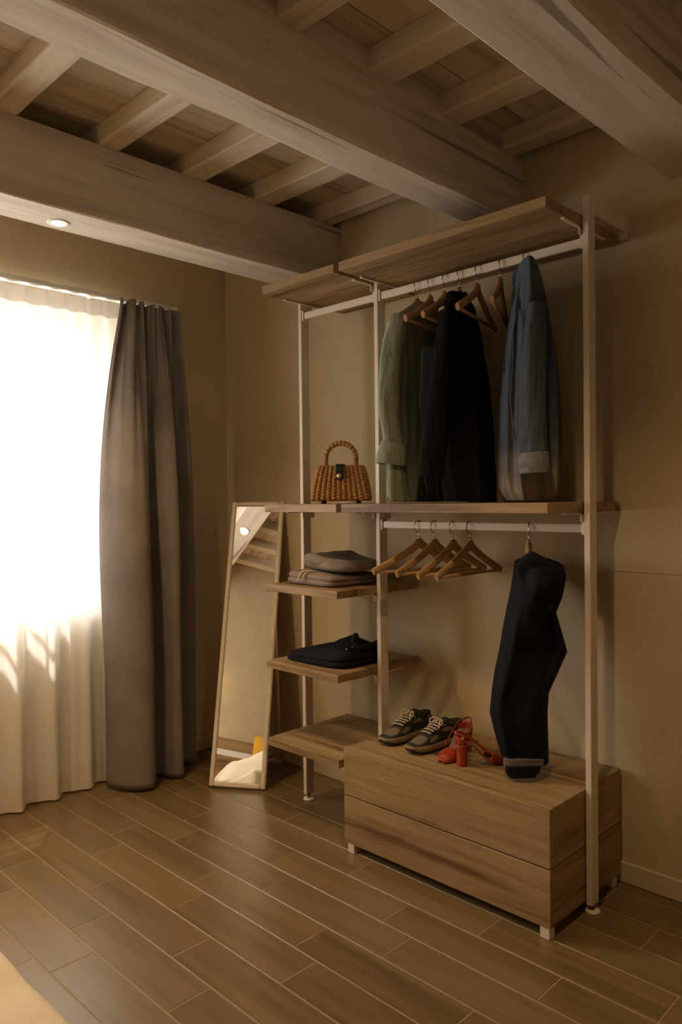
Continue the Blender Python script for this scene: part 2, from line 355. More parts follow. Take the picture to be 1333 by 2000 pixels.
# ------------------------------------------------------------------ downlights in the beams
def downlight(x, y, z, label, power, lamp='downlight_lamp_offscreen'):
    t = thing('downlight', label, 'light', (x, y, z), 0, 'downlights in the ceiling beams')
    part('trim_ring', MB().lathe([(.030, -.002), (.044, -.004), (.047, 0.0), (.047, .004), (.030, .004)], n=28, cap=False), M['ring'], t)
    part('lens', MB().lathe([(.0005, -.0015), (.030, -.0015), (.030, .003), (.0005, .003)], n=24), M['bulb'], t)
    l = bpy.data.lights.new(lamp, 'SPOT'); l.energy = power; l.color = (1, .66, .33); l.spot_size = 2.2; l.spot_blend = .7; l.shadow_soft_size = .035
    lo = bpy.data.objects.new(lamp, l); COL.objects.link(lo); lo.parent = t; lo.location = (0, 0, -.012)
DL = 25
downlight(-.20, -1.515, 2.712, 'glowing recessed downlight in the beam beside the window, near the curtain', DL, 'downlight_lamp')
downlight(-.17, -2.62, 2.712, 'glowing recessed downlight farther along the beam beside the window', DL)
downlight(1.80, -1.47, 2.749, 'recessed downlight in the wide beam in front of the wardrobe', DL)

# ------------------------------------------------------------------ open wardrobe
XL, XM, XR, PWD, PD, YP, PZB, PZT = -.0428, .480, 1.516, .024, .0534, -.3241, .0313, 2.6578
YF, YBK = -.582, -.020
wd = thing('open_wardrobe', 'cream metal open wardrobe frame with oak shelves and hanging rails', 'wardrobe', (.72, -.30, 0))
for xp in (XL, XM, XR):
    p = part('post', MB().box(xp, xp+PWD, YP, YP+PD, PZB, PZT, .002), M['post'], wd, True)
    part('wall_arm', MB().box(xp+.001, xp+PWD-.001, YP+PD, -.001, PZT-.062, PZT, .002).box(xp-.004, xp+PWD+.004, -.010, -.001, PZT-.09, PZT), M['post'], p, True)
    cx, cy = xp+PWD/2, YP+PD/2
    part('foot_screw', MB().lathe([(.006, .008), (.006, PZB+.002)], (cx, cy, 0), 12), M['dark_steel'], p, True)
    part('foot_disc', MB().lathe([(.0275, .0), (.029, .003), (.027, .009), (.012, .012)], (cx, cy, 0), 24), M['foot'], p, True)
    for sx in (xp+.006, xp+PWD-.009):
        part('slot_strip', MB().box(sx, sx+.003, YP+PD-.001, YP+PD+.0008, .06, 2.58), M['dark_steel'], p, True)
def shelf(name, x0, x1, z0, z1, side):
    s = part(name, MB().box(x0, x1, YF, YBK, z0, z1, .0015), M['oak'], wd, True)
    for xx in (x0+.003, x1-.017):
        part('shelf_bracket', MB().box(xx, xx+.014, YP-.125, YP+.20, z0-.007, z0, .001).box(xx if xx < (x0+x1)/2 else xx+.011, (xx if xx < (x0+x1)/2 else xx+.011)+.003, YP-.012, YP+PD+.015, z0-.035, z0, 0), M['post'], s, True)
    return s
xa, xb, xc_, xd = XL+PWD+.003, XM-.003, XM+PWD+.003, XR-.003
shelf('top_shelf', xa, xb, 2.551, 2.589, 0); shelf('top_shelf', xc_, xd, 2.551, 2.589, 0)
shelf('middle_shelf', xa, xb, 1.495, 1.533, 0); shelf('middle_shelf', xc_, xd, 1.495, 1.533, 0)
shelf('shelf', xa, xb, 1.110, 1.1446, 0); shelf('shelf', xa, xb, .7354, .7708, 0); shelf('low_shelf', xa, xb, .3552, .3915, 0)
RY0, RY1 = -.3145, -.2995
for x0, x1, z0, z1 in ((XL+PWD, XM, 2.4746, 2.5088), (XM+PWD, XR, 2.4746, 2.5088), (XM+PWD, XR, 1.418, 1.451)):
    r = part('hanging_rail', MB().box(x0, x1, RY0, RY1, z0, z1, .003), M['rod'], wd, True)
    for xx in (x0, x1-.012): part('rail_socket', MB().box(xx, xx+.012, RY0-.006, RY1+.006, z0-.008, z1+.008, .002), M['post'], r, True)

# drawer chest standing inside the frame
CZ0, CZS, CZT = .0415, .2504, .4618
ch = thing('drawer_chest', 'low oak two-drawer chest under the hanging clothes', 'chest', (1.01, -.30, 0))
x0, x1 = xc_, xd
part('lower_box', MB().box(x0+.001, x1-.001, YF+.021, YBK, CZ0, CZS-.0015, .001), M['oak_side'], ch, True)
part('upper_box', MB().box(x0+.001, x1-.001, YF+.021, YBK, CZS+.0015, CZT-.020, .001), M['oak_side'], ch, True)
part('top_panel', MB().box(x0+.010, x1-.001, YF+.021, YBK, CZT-.0195, CZT, .001), M['oak'], ch, True)
part('drawer_front', MB().box(x0, x1, YF, YF+.020, CZ0, CZS-.003, .0012), M['oak'], ch, True)
part('drawer_front', MB().box(x0, x1, YF, YF+.020, CZS+.003, CZT, .0012), M['oak'], ch, True)
for lx in (x0+.018, x1-.043):
    for ly in (YF+.002, YBK-.065): part('leg', MB().box(lx, lx+.038, ly, ly+.038, 0, CZ0, .002), M['post'], ch, True)

# ------------------------------------------------------------------ curtains
cr = thing('curtain_rail', 'slim white curtain track on the wall above the window', 'curtain rail', (X0, -1.5, 2.665))
part('track', MB().box(-1.035, -.975, -3.15, -.43, 2.668, 2.692, .003), M['whiteplastic'], cr, True)
for y in (-3.0, -2.3, -1.6, -.95): part('wall_bracket', MB().box(X0, -1.035, y-.015, y+.015, 2.672, 2.688, .001), M['whiteplastic'], cr, True)

ctl = [(0, -.95, -.945), (.05, -.90, -.945), (.14, -.81, -.91), (.24, -.745, -.85), (.31, -.732, -.79), (.37, -.80, -.735), (.43, -.915, -.705), (.49, -.895, -.675), (.57, -.80, -.635),
       (.64, -.765, -.585), (.70, -.82, -.55), (.77, -.935, -.52), (.84, -.945, -.475), (.91, -.90, -.425), (.95, -.915, -.388), (1.0, -1.05, -.372)]
bspl = spline([(a, b_, 0) for _, a, b_ in ctl], 8)
def curve(pts, s):
    f = s*(len(pts)-1); i = min(int(f), len(pts)-2); return pts[i].lerp(pts[i+1], f-i)
def curt(s, t):
    z = lerp(2.660, .014, t)
    b_ = curve(bspl, s)
    ph = s*2*PI*7
    top = Vector((-.935+.022*math.sin(ph)+.014*math.sin(ph*2.3+1), lerp(-.838, -.425, s)+.010*math.sin(ph*1.5+.6), 0))
    k = min(1, max(0, (t-.015)/.55)); k = 1-(1-k)**2.1
    m_ = top.lerp(Vector((b_.x, b_.y, 0)), k)
    if s > .94: m_.x = lerp(m_.x, -1.066, (s-.94)/.06)
    # folds straighten towards the hem
    bulge = math.sin(PI*min(1, t*1.25))*.015
    m_.x += bulge+.006*nz(s*9, t*3, 1)*(1-t*.3); m_.y += .006*nz(s*9, t*3, 5) - .03*math.sin(PI*min(1,t*1.3))*(1-s)
    z += .0035*nz(s*30, 0, 3) if t < .02 else (.004*math.sin(s*9) if t > .97 else 0)
    if t < .03: z += .010*math.sin(ph*.9+.5)*(1-t/.03)
    m_.z = z; return m_
c = part('taupe_curtain', MB().grid(curt, 150, 90), M['curtain'], solid=.005)
tag(c, 'heavy taupe curtain pulled to the side of the window', 'curtain')
sh = thing('sheer_curtain', 'white translucent sheer curtain hanging in front of the window', 'curtain', (-1.0, -1.5, 0))
def fold(y):
    p = (y+1.02)/.205
    return math.cos(2*PI*p+.5*math.sin(y*5))*.75+.25*math.sin(2*PI*p*2.1+1)
def sheerf(z0, z1, extra=0):
    def f(s, t):
        y = lerp(-1.66, -.735, s); z = lerp(z0, z1, t); T = (2.655-z)/2.66  # sheer cut short out of view, leaving bare window to light the room
        pl_ = math.sin(y*2*PI/.115+1.3*math.sin(y*6))
        k = min(1, T/.5); k = k*k*(3-2*k)
        amp = lerp(.018, .032+.016*min(1, max(0, (-y-.9)/.5)), k)
        xx = lerp(-1.005, -1.010+.03*min(1, max(0, (-y-1.0)/.45)), k)+amp*(pl_*(1-k)+fold(y)*k)+.006*nz(y*5, z*1.5, 4)
        return Vector((max(xx+extra, X0+.022), y+.012*math.sin(y*22+z*1.2)*(1-abs(2*T-1)), z))
    return f
part('voile', MB().grid(sheerf(2.57, .135), 240, 60), M['sheer'], sh, True)
part('header_tape', MB().grid(sheerf(2.655, 2.57), 240, 5), M['hem'], sh, True)
part('hem', MB().grid(sheerf(.135, .012), 240, 5), M['hem'], sh, True)

# ------------------------------------------------------------------ leaning mirror
bl, br = Vector((-.5411, -.5678, 0)), Vector((-.2820, -.3850, 0)); TILT, MH = .28, 1.60
_c = (bl+br)/2; _q = Matrix.Rotation(-.033, 3, 'Z'); bl = _c+_q @ (bl-_c); br = _c+_q @ (br-_c)
e = (br-bl).normalized(); n0 = Vector((e.y, -e.x, 0)); up = Vector((0, 0, 1))*math.cos(TILT)-n0*math.sin(TILT); nn = n0*math.cos(TILT)+Vector((0, 0, 1))*math.sin(TILT); MW = (br-bl).length
FM = Matrix((e, up, nn)).transposed().to_4x4(); FM.translation = bl+Vector((0, 0, .0075))
mi = thing('standing_mirror', 'tall narrow mirror in a pale wood frame leaning back on its stand', 'mirror', (bl+br)/2)
fwid = .026
for bx in ((0, fwid, 0, MH), (MW-fwid, MW, 0, MH)): part('frame_stile', MB().box(bx[0], bx[1], bx[2], bx[3], -.026, 0, .006).xf(FM), M['mirror_frame'], mi, True)
for bx in ((fwid, MW-fwid, 0, fwid), (fwid, MW-fwid, MH-fwid, MH)): part('frame_rail', MB().box(bx[0], bx[1], bx[2], bx[3], -.026, 0, .006).xf(FM), M['mirror_frame'], mi, True)
part('mirror_glass', MB().box(fwid-.004, MW-fwid+.004, fwid-.004, MH-fwid+.004, -.014, -.010).xf(FM), M['mirror'], mi, True)
part('back_board', MB().box(fwid-.004, MW-fwid+.004, fwid-.004, MH-fwid+.004, -.022, -.0145).xf(FM), M['mirror_frame'], mi, True)
for de in (.04, MW-.04):
    top = FM @ Vector((de, 1.12, -.034)); ft = bl+e*de-n0*.445; ft.z = .012
    part('stand_leg', MB().tube([top, ft], .011, 8), M['mirror_frame'], mi, True)
part('stand_crossbar', MB().box(.03, MW-.03, -.009, .009, 0, .024, .003).xf(Matrix.Translation(bl-n0*.445) @ Matrix((e, -n0, Vector((0, 0, 1)))).transposed().to_4x4()), M['mirror_frame'], mi, True)
part('hinge_bar', MB().box(.03, MW-.03, 1.105, 1.135, -.046, -.0262, .002).xf(FM), M['mirror_frame'], mi, True)

# ------------------------------------------------------------------ hangers
def make_hanger(label, loc, rz, group):
    t = thing('clothes_hanger', label, 'hanger', loc, rz, group)
    b = MB()
    for sgn in (-1, 1):
        pts = spline([(0, 0, -.088), (0, sgn*.014, -.104), (0, sgn*.055, -.130), (0, sgn*.135, -.172), (0, sgn*.232, -.215)], 6)
        b.tube(pts, lambda s: .021-.005*s, 10, True, .55, up=(0, sgn*.6, .8))
    b.tube([(0, 0, -.076), (0, 0, -.112)], lambda s: .019+.004*s, 10, True, .6, up=(0, 1, 0))
    part('hanger_body', b, M['hanger'], t)
    part('trouser_bar', MB().tube([(0, -.222, -.216), (0, .222, -.216)], .0068, 8), M['hanger'], t)
    arc = [(0, .025*math.cos(a), -.022+.025*math.sin(a)) for a in [math.radians(-35+k*305/26) for k in range(27)]]
    arc = [p for p in arc]; hk = spline(arc[::2]+[(0, -.002, -.056), (0, 0, -.066), (0, 0, -.080)], 3)
    h = part('hook', MB().tube(hk, .0026, 6), M['steel'], t)
    part('ferrule', MB().lathe([(.005, -.080), (.005, -.066)], n=10), M['steel'], h)
    return t
RYC = -.307
UX = [.724, .798, .876, .951, 1.043, 1.152, 1.257]; URZ = [.16, .20, .25, .35, .26, .44, .61]
UL = ['wooden hanger on the upper rail holding the green shirt', 'bare wooden hanger right beside the green shirt on the upper rail', 'bare wooden hanger next to the black jacket on its green shirt side',
      'wooden hanger on the upper rail holding the black jacket', 'bare wooden hanger in front of the black jacket shoulder', 'bare wooden hanger beside the denim jacket', 'wooden hanger on the upper rail holding the denim jacket']
LX = [.723, .809, .908, .995, 1.274]; LRZ = [-.36, -.10, -.03, 0, .60]
LL = ['bare wooden hanger on the lower rail, closest to the middle post', 'second bare wooden hanger from the middle post on the lower rail', 'third bare wooden hanger from the middle post on the lower rail',
      'bare wooden hanger on the lower rail, closest to the hanging trousers', 'wooden hanger on the lower rail holding the navy trousers']
h0 = make_hanger(UL[0], (UX[0], RYC, 2.5088), URZ[0], 'wooden hangers in the wardrobe')
for xx, rz, lb in list(zip(UX, URZ, UL))[1:]: copy_thing(h0, lb, (xx, RYC, 2.5088), rz)
for xx, rz, lb in zip(LX, LRZ, LL): copy_thing(h0, lb, (xx, RYC, 1.451), rz)

# ------------------------------------------------------------------ garments
def rows3d(rows, p, n):
    return [(unproj(xl, py, p, n), unproj(xr, py, p, n)) for py, xl, xr in rows]
def polyl(pts, n): return [a.lerp(b, j/n) for a, b in zip(pts, pts[1:]) for j in range(n)]+[pts[-1]]
def garment(rows, p, n, thick, nfold=7, amp=.10, seed=0, nr=9, nt=72, power=.8, minz=None, lin=False):
    n = Vector(n).normalized(); R3 = rows3d(rows, p, n)
    sp_ = polyl if lin else spline
    L = sp_([a for a, _ in R3], nr); Rr = sp_([b for _, b in R3], nr); rings = []; m_ = len(L)
    for i, (A, B) in enumerate(zip(L, Rr)):
        t = i/(m_-1); C = (A+B)/2; h = (B-A)/2; b = interp(thick, t)[0]; ring = []
        for k in range(nt):
            a = 2*PI*k/nt; ca, sa = math.cos(a), math.sin(a)
            fa = min(1, t*2.2)*amp
            f = 1+fa*math.sin(nfold*a+seed+2.5*nz(seed, t*2.2, k*.02))+fa*.5*math.sin(nfold*2.3*a+seed*2+3*t)
            q = C+h*(math.copysign(abs(ca)**power, ca))+n*(b*math.copysign(abs(sa)**power, sa)*f)
            q += n*(.012*nz(q.x*9+seed, q.y*9, q.z*7)*min(1, t*3))
            if minz is not None: q.z = max(q.z, minz)
            ring.append(q)
        rings.append(ring)
    return MB().loft(rings, True, True, True)
def limb(pts, p, n, seed=0, nn_=8, nt=28, wr=.06, flat=.8, cap=True):
    """tapered, wrinkled sleeve: pts (px, py, radius_px)"""
    n = Vector(n).normalized(); c3 = [unproj(x, y, p, n) for x, y, r in pts]
    d = (CAM-c3[0]).length/FPX
    C = spline(c3, nn_); Rr = spline([(r*d, 0, 0) for x, y, r in pts], nn_); rings = []
    side = _r0
    for i, c in enumerate(C):
        tv = (C[min(i+1, len(C)-1)]-C[max(i-1, 0)]).normalized(); sx = (side-tv*side.dot(tv)).normalized(); sy = tv.cross(sx); t = i/(len(C)-1)
        rings.append([c+(sx*math.cos(a)+sy*math.sin(a)*flat)*Rr[i].x*(1+wr*nz(math.cos(a)*2.2+seed, math.sin(a)*2.2, t*7)+wr*.7*math.sin(4*a+seed+3*t)) for a in [2*PI*k/nt for k in range(nt)]])
    return MB().loft(rings, True, cap, cap)
def wlimb(pts, seed, nn_=6, nt=24, wr=.08):
    """sleeve given by points in the room: x, y, z, radius"""
    C = spline([p[:3] for p in pts], nn_); Rr = spline([(p[3], 0, 0) for p in pts], nn_); rings = []
    for i, c in enumerate(C):
        t = i/(len(C)-1); tv = (C[min(i+1, len(C)-1)]-C[max(i-1, 0)]).normalized(); sx = (Vector((1, 0, 0))-tv*tv.x).normalized(); sy = tv.cross(sx)
        rings.append([c+(sx*math.cos(a)+sy*math.sin(a))*Rr[i].x*(1+wr*nz(math.cos(a)*2.2+seed, math.sin(a)*2.2, t*7)) for a in [2*PI*k/nt for k in range(nt)]])
    return MB().loft(rings, True, True, True)
TOC = Vector((.57, -.82, 0)).normalized()      # from the clothes towards the middle of the room
def P3(x, d=0): return Vector((x, RYC, 1.5))+TOC*d
def dyed(name, stops, scale=500):
    """cloth whose dye changes with height (object z in metres)"""
    mt = fabric(name, (.1, .1, .1), scale, .1, .3, .9, False, wr=.6); nt = mt.node_tree; b = nt.nodes['Principled BSDF']
    tc = nt.nodes.new('ShaderNodeTexCoord'); sp = nt.nodes.new('ShaderNodeSeparateXYZ'); nt.links.new(tc.outputs['Object'], sp.inputs[0])
    t = N(nt, 'ShaderNodeTexNoise', Scale=14.0, Detail=5.0); nt.links.new(tc.outputs['Object'], t.inputs[0])
    ad = N(nt, 'ShaderNodeMath', operation='MULTIPLY_ADD'); ad.inputs[1].default_value = .22; nt.links.new(t.outputs[0], ad.inputs[0]); nt.links.new(sp.outputs[2], ad.inputs[2])
    mr = N(nt, 'ShaderNodeMapRange'); mr.inputs['From Min'].default_value = -1.1; mr.inputs['From Max'].default_value = .1; nt.links.new(ad.outputs[0], mr.inputs[0])
    nt.links.new(ramp(nt, mr.outputs[0], stops), b.inputs['Base Color']); return mt
M['linen'] = fabric('sage_linen', (.27, .30, .225), 420, .22, .4, .95, False, big=10, wr=.4, ws=(26, 26, 7))
def print_mat():
    mt = fabric('blue_leaf_print', (.16, .26, .30), 420, .1, .3, .95, False); nt = mt.node_tree; b = nt.nodes['Principled BSDF']
    v = coords(nt, (16, 16, 9), False); t = N(nt, 'ShaderNodeTexVoronoi', Scale=1.0); nt.links.new(v, t.inputs[0])
    nt.links.new(ramp(nt, t.outputs['Distance'], [(.18, (.66, .60, .50)), (.30, (.48, .55, .52)), (.38, (.27, .40, .47))]), b.inputs['Base Color']); return mt
M['print'] = print_mat()
M['black'] = fabric('black_wool', (.006, .0052, .005), 500, .2, .2, .95, False, wr=.5)
M['denim'] = dyed('dip_dyed_denim', [(.27, (.27, .225, .165)), (.38, (.17, .15, .13)), (.48, (.060, .074, .098)), (.95, (.062, .077, .102))])
M['denim_sl'] = fabric('washed_denim', (.062, .077, .102), 500, .30, .3, .9, False, big=14, wr=.8)
M['fray'] = fabric('frayed_denim', (.16, .165, .175), 250, .45, .8, .95, False, big=40)
M['navy'] = fabric('navy_denim', (.0095, .0098, .015), 500, .2, .2, .9, False, wr=.7, ws=(16, 16, 6))
M['greycuff'] = fabric('grey_turn_up', (.17, .15, .125), 500, .15, .3, .9, False)

# sage linen shirt
g = thing('linen_shirt', 'sage green linen shirt with rolled cuff hanging beside the middle post', 'shirt', (UX[0], RYC, 2.43))
n1 = Vector((math.cos(.16), math.sin(.16), 0)); nc = (TOC*.7+Vector((1, 0, 0))*.3).normalized()
part('shirt_body', garment([(592, 810, 834), (604, 792, 842), (618, 770, 856), (636, 760, 866), (672, 758, 870), (720, 760, 870), (800, 760, 866), (880, 760, 860), (940, 758, 860), (980, 764, 862)], P3(UX[0]), n1,
     [(0, .022), (.06, .030), (.14, .036), (.4, .042), (1, .045)], 8, .15, 1.3), M['linen'], g, True)
part('front_panel', garment([(676, 826, 872), (690, 824, 874), (720, 822, 876), (800, 822, 872), (880, 826, 868), (930, 830, 866), (962, 836, 868)], P3(UX[0])+n1*.062, n1, [(0, .005), (1, .007)], 3, .1, 4), M['print'], g, True)
sl = part('sleeve', limb([(781, 614, 12), (778, 632, 17), (770, 672, 21), (764, 740, 23), (762, 800, 22), (768, 850, 20), (770, 880, 19)], Vector((.752, -.545, 1.5)), nc, 2, wr=.10), M['linen'], g, True)
part('rolled_cuff', limb([(772, 866, 23), (769, 876, 27), (766, 892, 29), (764, 908, 29)], Vector((.754, -.547, 1.5)), nc, 3, wr=.04, cap=False), M['linen'], sl, True, solid=.006)
part('shirt_tail', garment([(905, 755, 775), (940, 754, 778), (976, 755, 782)], Vector((.752, -.535, 1.5)), nc, [(0, .004), (1, .008)], 3, .2, 9), M['linen'], g, True)
part('collar', limb([(806, 606, 7), (817, 597, 9), (830, 600, 7)], P3(.712, .01), nc, 5, nn_=5), M['linen'], g, True)
# black jacket
g = thing('black_jacket', 'black jacket hanging between the shirt and the denim jacket', 'jacket', (UX[3], RYC, 2.43))
HD = Vector((math.sin(.35), -math.cos(.35), 0))      # along the hanger of the black jacket
part('jacket_body', garment([(577, 891, 911), (590, 885, 918), (606, 882, 922), (630, 878, 928), (672, 869, 938), (740, 859, 952), (840, 853, 961), (920, 853, 965), (979, 862, 967)], Vector((.955, -.33, 1.5)), HD,
     [(0, .04), (.05, .12), (.12, .17), (.4, .15), (1, .12)], 7, .10, 2.2), M['black'], g, True)
part('sleeve', wlimb([(.874, -.130, 2.325, .030), (.868, -.088, 2.285, .036), (.872, -.075, 2.15, .040), (.875, -.08, 1.9, .042), (.88, -.09, 1.64, .040)], 21), M['black'], g, True)
sl = part('sleeve', limb([(882, 596, 12), (876, 616, 17), (871, 680, 20), (864, 750, 23), (855, 830, 24), (846, 890, 24), (842, 928, 23)], P3(UX[3], .207), TOC, 7, wr=.05), M['black'], g, True)
part('sleeve_cuff', limb([(845, 902, 25), (842, 932, 24.5)], P3(UX[3], .208), TOC, 7, wr=.02), M['black'], sl, True)
part('collar', limb([(886, 594, 9), (900, 578, 12), (912, 592, 9)], P3(UX[3], .07), TOC, 8, nn_=5), M['black'], g, True)
# denim jacket, side on
g = thing('denim_jacket', 'blue denim jacket fading to bleached beige at its hem', 'jacket', (UX[6], RYC, 2.43))
part('jacket_body', garment([(530, 1012, 1032), (548, 1006, 1045), (585, 1000, 1060), (625, 994, 1071), (690, 985, 1084), (770, 977, 1093), (850, 973, 1096), (925, 974, 1096), (958, 978, 1093), (977, 990, 1080)], P3(UX[6], 0), TOC,
     [(0, .05), (.04, .14), (.10, .29), (.2, .27), (.35, .21), (1, .15)], 7, .10, 3.1), M['denim'], g, True)
sl = part('sleeve', limb([(1050, 590, 13), (1047, 640, 20), (1043, 720, 22), (1041, 800, 23), (1042, 860, 24), (1044, 895, 25)], P3(UX[6], .235), TOC, 11, wr=.07), M['denim_sl'], g, True)
part('sleeve', wlimb([(1.150, -.150, 2.33, .032), (1.126, -.112, 2.29, .040), (1.135, -.085, 2.15, .046), (1.15, -.085, 1.9, .048), (1.16, -.09, 1.68, .046)], 33), M['denim_sl'], g, True)
part('frayed_cuff', limb([(1043, 884, 26), (1044, 903, 27), (1045, 924, 26)], P3(UX[6], .236), TOC, 12, wr=.05, cap=False), M['fray'], sl, True, solid=.006)
part('collar', limb([(1008, 556, 7), (1013, 537, 10), (1026, 528, 11), (1041, 545, 8)], P3(UX[6], .06), TOC, 13, nn_=5), M['denim_sl'], g, True)
part('placket', MB().tube(spline([unproj(a, b_, P3(UX[6], .17+c), TOC) for a, b_, c in ((1016, 560, 0), (1014, 600, .02), (1004, 640, .04), (1003, 700, .045), (998, 770, .045), (1003, 830, .05), (1008, 860, .045))], 6), .004, 6), M['denim_sl'], g, True)
part('pocket_flap', garment([(704, 985, 1001), (714, 984, 1001), (728, 983, 1001)], P3(UX[6], .10), TOC, [(0, .004), (1, .005)], 2, 0, 1), M['denim_sl'], g, True)
# navy trousers folded over a hanger bar
g = thing('navy_trousers', 'dark navy trousers folded over the hanger bar with grey turn-ups', 'trousers', (LX[4], RYC, 1.22))
part('trouser_legs', garment([(1094, 1018, 1078), (1102, 1007, 1098), (1120, 1005, 1101), (1160, 998, 1094), (1190, 991, 1084), (1230, 983, 1096), (1268, 976, 1107), (1310, 967, 1090), (1350, 961, 1072), (1390, 957, 1070), (1440, 969, 1071), (1484, 983, 1072)], P3(LX[4], .02), TOC,
     [(0, .16), (.06, .26), (.2, .26), (.35, .20), (.6, .12), (1, .07)], 4, .10, 5.5, power=.7, minz=.466, lin=True), M['navy'], g, True)
part('waist_fold', garment([(1078, 1034, 1046), (1090, 1018, 1066), (1104, 1008, 1086), (1150, 1020, 1088), (1196, 1044, 1082)], P3(LX[4], .235), TOC, [(0, .02), (.4, .022), (1, .006)], 3, .1, 6.5, lin=True), M['navy'], g, True)
part('turn_up', garment([(1481, 984, 1063), (1491, 984, 1063), (1500, 986, 1062)], P3(LX[4], .08), TOC, [(0, .022), (1, .022)], 2, 0, 1, power=.6, minz=.466), M['greycuff'], g, True)
part('inner_leg_hem', garment([(1496, 988, 1058), (1508, 988, 1054), (1518, 996, 1046)], P3(LX[4], .10), TOC, [(0, .016), (1, .015)], 2, 0, 1, power=.6, minz=.466), M['navy'], g, True)

# ------------------------------------------------------------------ folded clothes
def folded(cx, cy, rz, hx, hy, prof, seed, topfn=None, nt=84, power=.35, wob=.012):
    rings = []; ca, sa = math.cos(rz), math.sin(rz)
    for z, s in prof:
        ring = []
        for k in range(nt):
            a = 2*PI*k/nt; u = math.copysign(abs(math.cos(a))**power, math.cos(a)); v = math.copysign(abs(math.sin(a))**power, math.sin(a))
            x, y = hx*s*u, hy*s*v; w_ = wob*nz(x*8+seed, y*8, z*25)
            x += w_*u; y += w_*v; zz = z
            if topfn: zz = topfn(x/hx, y/hy, z)
            ring.append((cx+x*ca-y*sa, cy+x*sa+y*ca, zz))
        rings.append(ring)
    return MB().loft(rings, True, True, True)
M['taupe'] = fabric('taupe_knit', (.24, .19, .155), 350, .12, .5, .95, False, big=20)
M['grey'] = fabric('grey_knit', (.22, .185, .15), 350, .12, .5, .95, False, big=20)
M['cream'] = plain('cream_cord', (.72, .60, .44), .8)
ZS1 = 1.1446
g = thing('folded_hoodie', 'folded taupe hoodie with cream drawstrings at the bottom of the pile', 'clothing', (.22, -.34, ZS1))
def th(x, y, z): return ZS1+(z-ZS1)*(1-.35*max(0, x)**2*.6-.12*max(0, y))+.0
HP = [(ZS1+.001, .90), (ZS1+.006, .97), (ZS1+.018, 1.0), (ZS1+.028, .985), (ZS1+.031, .955), (ZS1+.034, .985), (ZS1+.046, .99), (ZS1+.056, .95), (ZS1+.062, .82), (ZS1+.064, .5), (ZS1+.064, .1)]
part('hoodie_body', folded(.205, -.335, -.06, .185, .175, HP, 3, th), M['taupe'], g, True)
for k, xx in enumerate((.155, .185)):
    part('drawstring', MB().tube(spline([(xx+.02, -.45, ZS1+.066), (xx+.01, -.49, ZS1+.066), (xx+.003, -.512, ZS1+.052), (xx, -.518, ZS1+.036), (xx-.004, -.518, ZS1+.020)], 5), .0042, 7), M['cream'], g, True)
g = thing('folded_sweater', 'crumpled grey sweater folded on top of the hoodie', 'clothing', (.25, -.30, ZS1+.066))
Zs = ZS1+.067
def tg(x, y, z):
    t = (z-Zs)/.07; hgt = 1.0-.42*max(0, min(1, (x+y*.2+.25)*.9))+.22*math.exp(-((x+.45)/.35)**2)+.10*nz(x*3, y*3, 2)
    return Zs+(z-Zs)*hgt
SP = [(Zs, .80), (Zs+.006, .94), (Zs+.022, 1.0), (Zs+.040, .98), (Zs+.056, .90), (Zs+.066, .72), (Zs+.070, .4), (Zs+.071, .08)]
part('sweater_body', folded(.255, -.30, -.10, .175, .155, SP, 9, tg, power=.45, wob=.025), M['grey'], g, True)
part('sleeve_fold', MB().tube(spline([(.10, -.40, Zs+.05), (.17, -.43, Zs+.052), (.27, -.43, Zs+.036), (.38, -.38, Zs+.030), (.42, -.30, Zs+.03)], 6), lambda s: .030-.006*s, 14, True, .8), M['grey'], g, True)
ZS2 = .7708
g = thing('folded_jeans', 'dark navy jeans folded on the lower small shelf', 'clothing', (.21, -.33, ZS2))
def tj(x, y, z):
    h = 1+.75*math.exp(-(((x-.25)/.35)**2+((y-.25)/.5)**2))+.25*max(0, x)-.35*max(0, -x-.2)
    return ZS2+.001+(z-ZS2-.001)*h
JP = [(ZS2+.001, .93), (ZS2+.006, .985), (ZS2+.016, 1.0), (ZS2+.022, .97), (ZS2+.025, .93), (ZS2+.028, .955), (ZS2+.042, .95), (ZS2+.055, .86), (ZS2+.063, .66), (ZS2+.066, .35), (ZS2+.067, .06)]
part('jeans_body', folded(.224, -.335, 0, .208, .178, JP, 5, tj), M['navy'], g, True)
part('waistband', MB().tube(spline([(.30, -.28, ZS2+.115), (.34, -.33, ZS2+.108), (.38, -.37, ZS2+.088), (.415, -.36, ZS2+.082), (.43, -.30, ZS2+.088), (.42, -.24, ZS2+.095)], 6), .016, 10), M['navy'], g, True)
for xx, yy, zz in ((.36, -.405, .075), (.335, -.425, .068), (.385, -.392, .088)):
    part('rivet', MB().lathe([(.0005, .0), (.004, .0), (.004, .004), (.0005, .005)], n=10).xf(Matrix.Translation((xx, yy, ZS2+zz)) @ Matrix.Rotation(1.2, 4, 'X')), M['steel'], g, True)

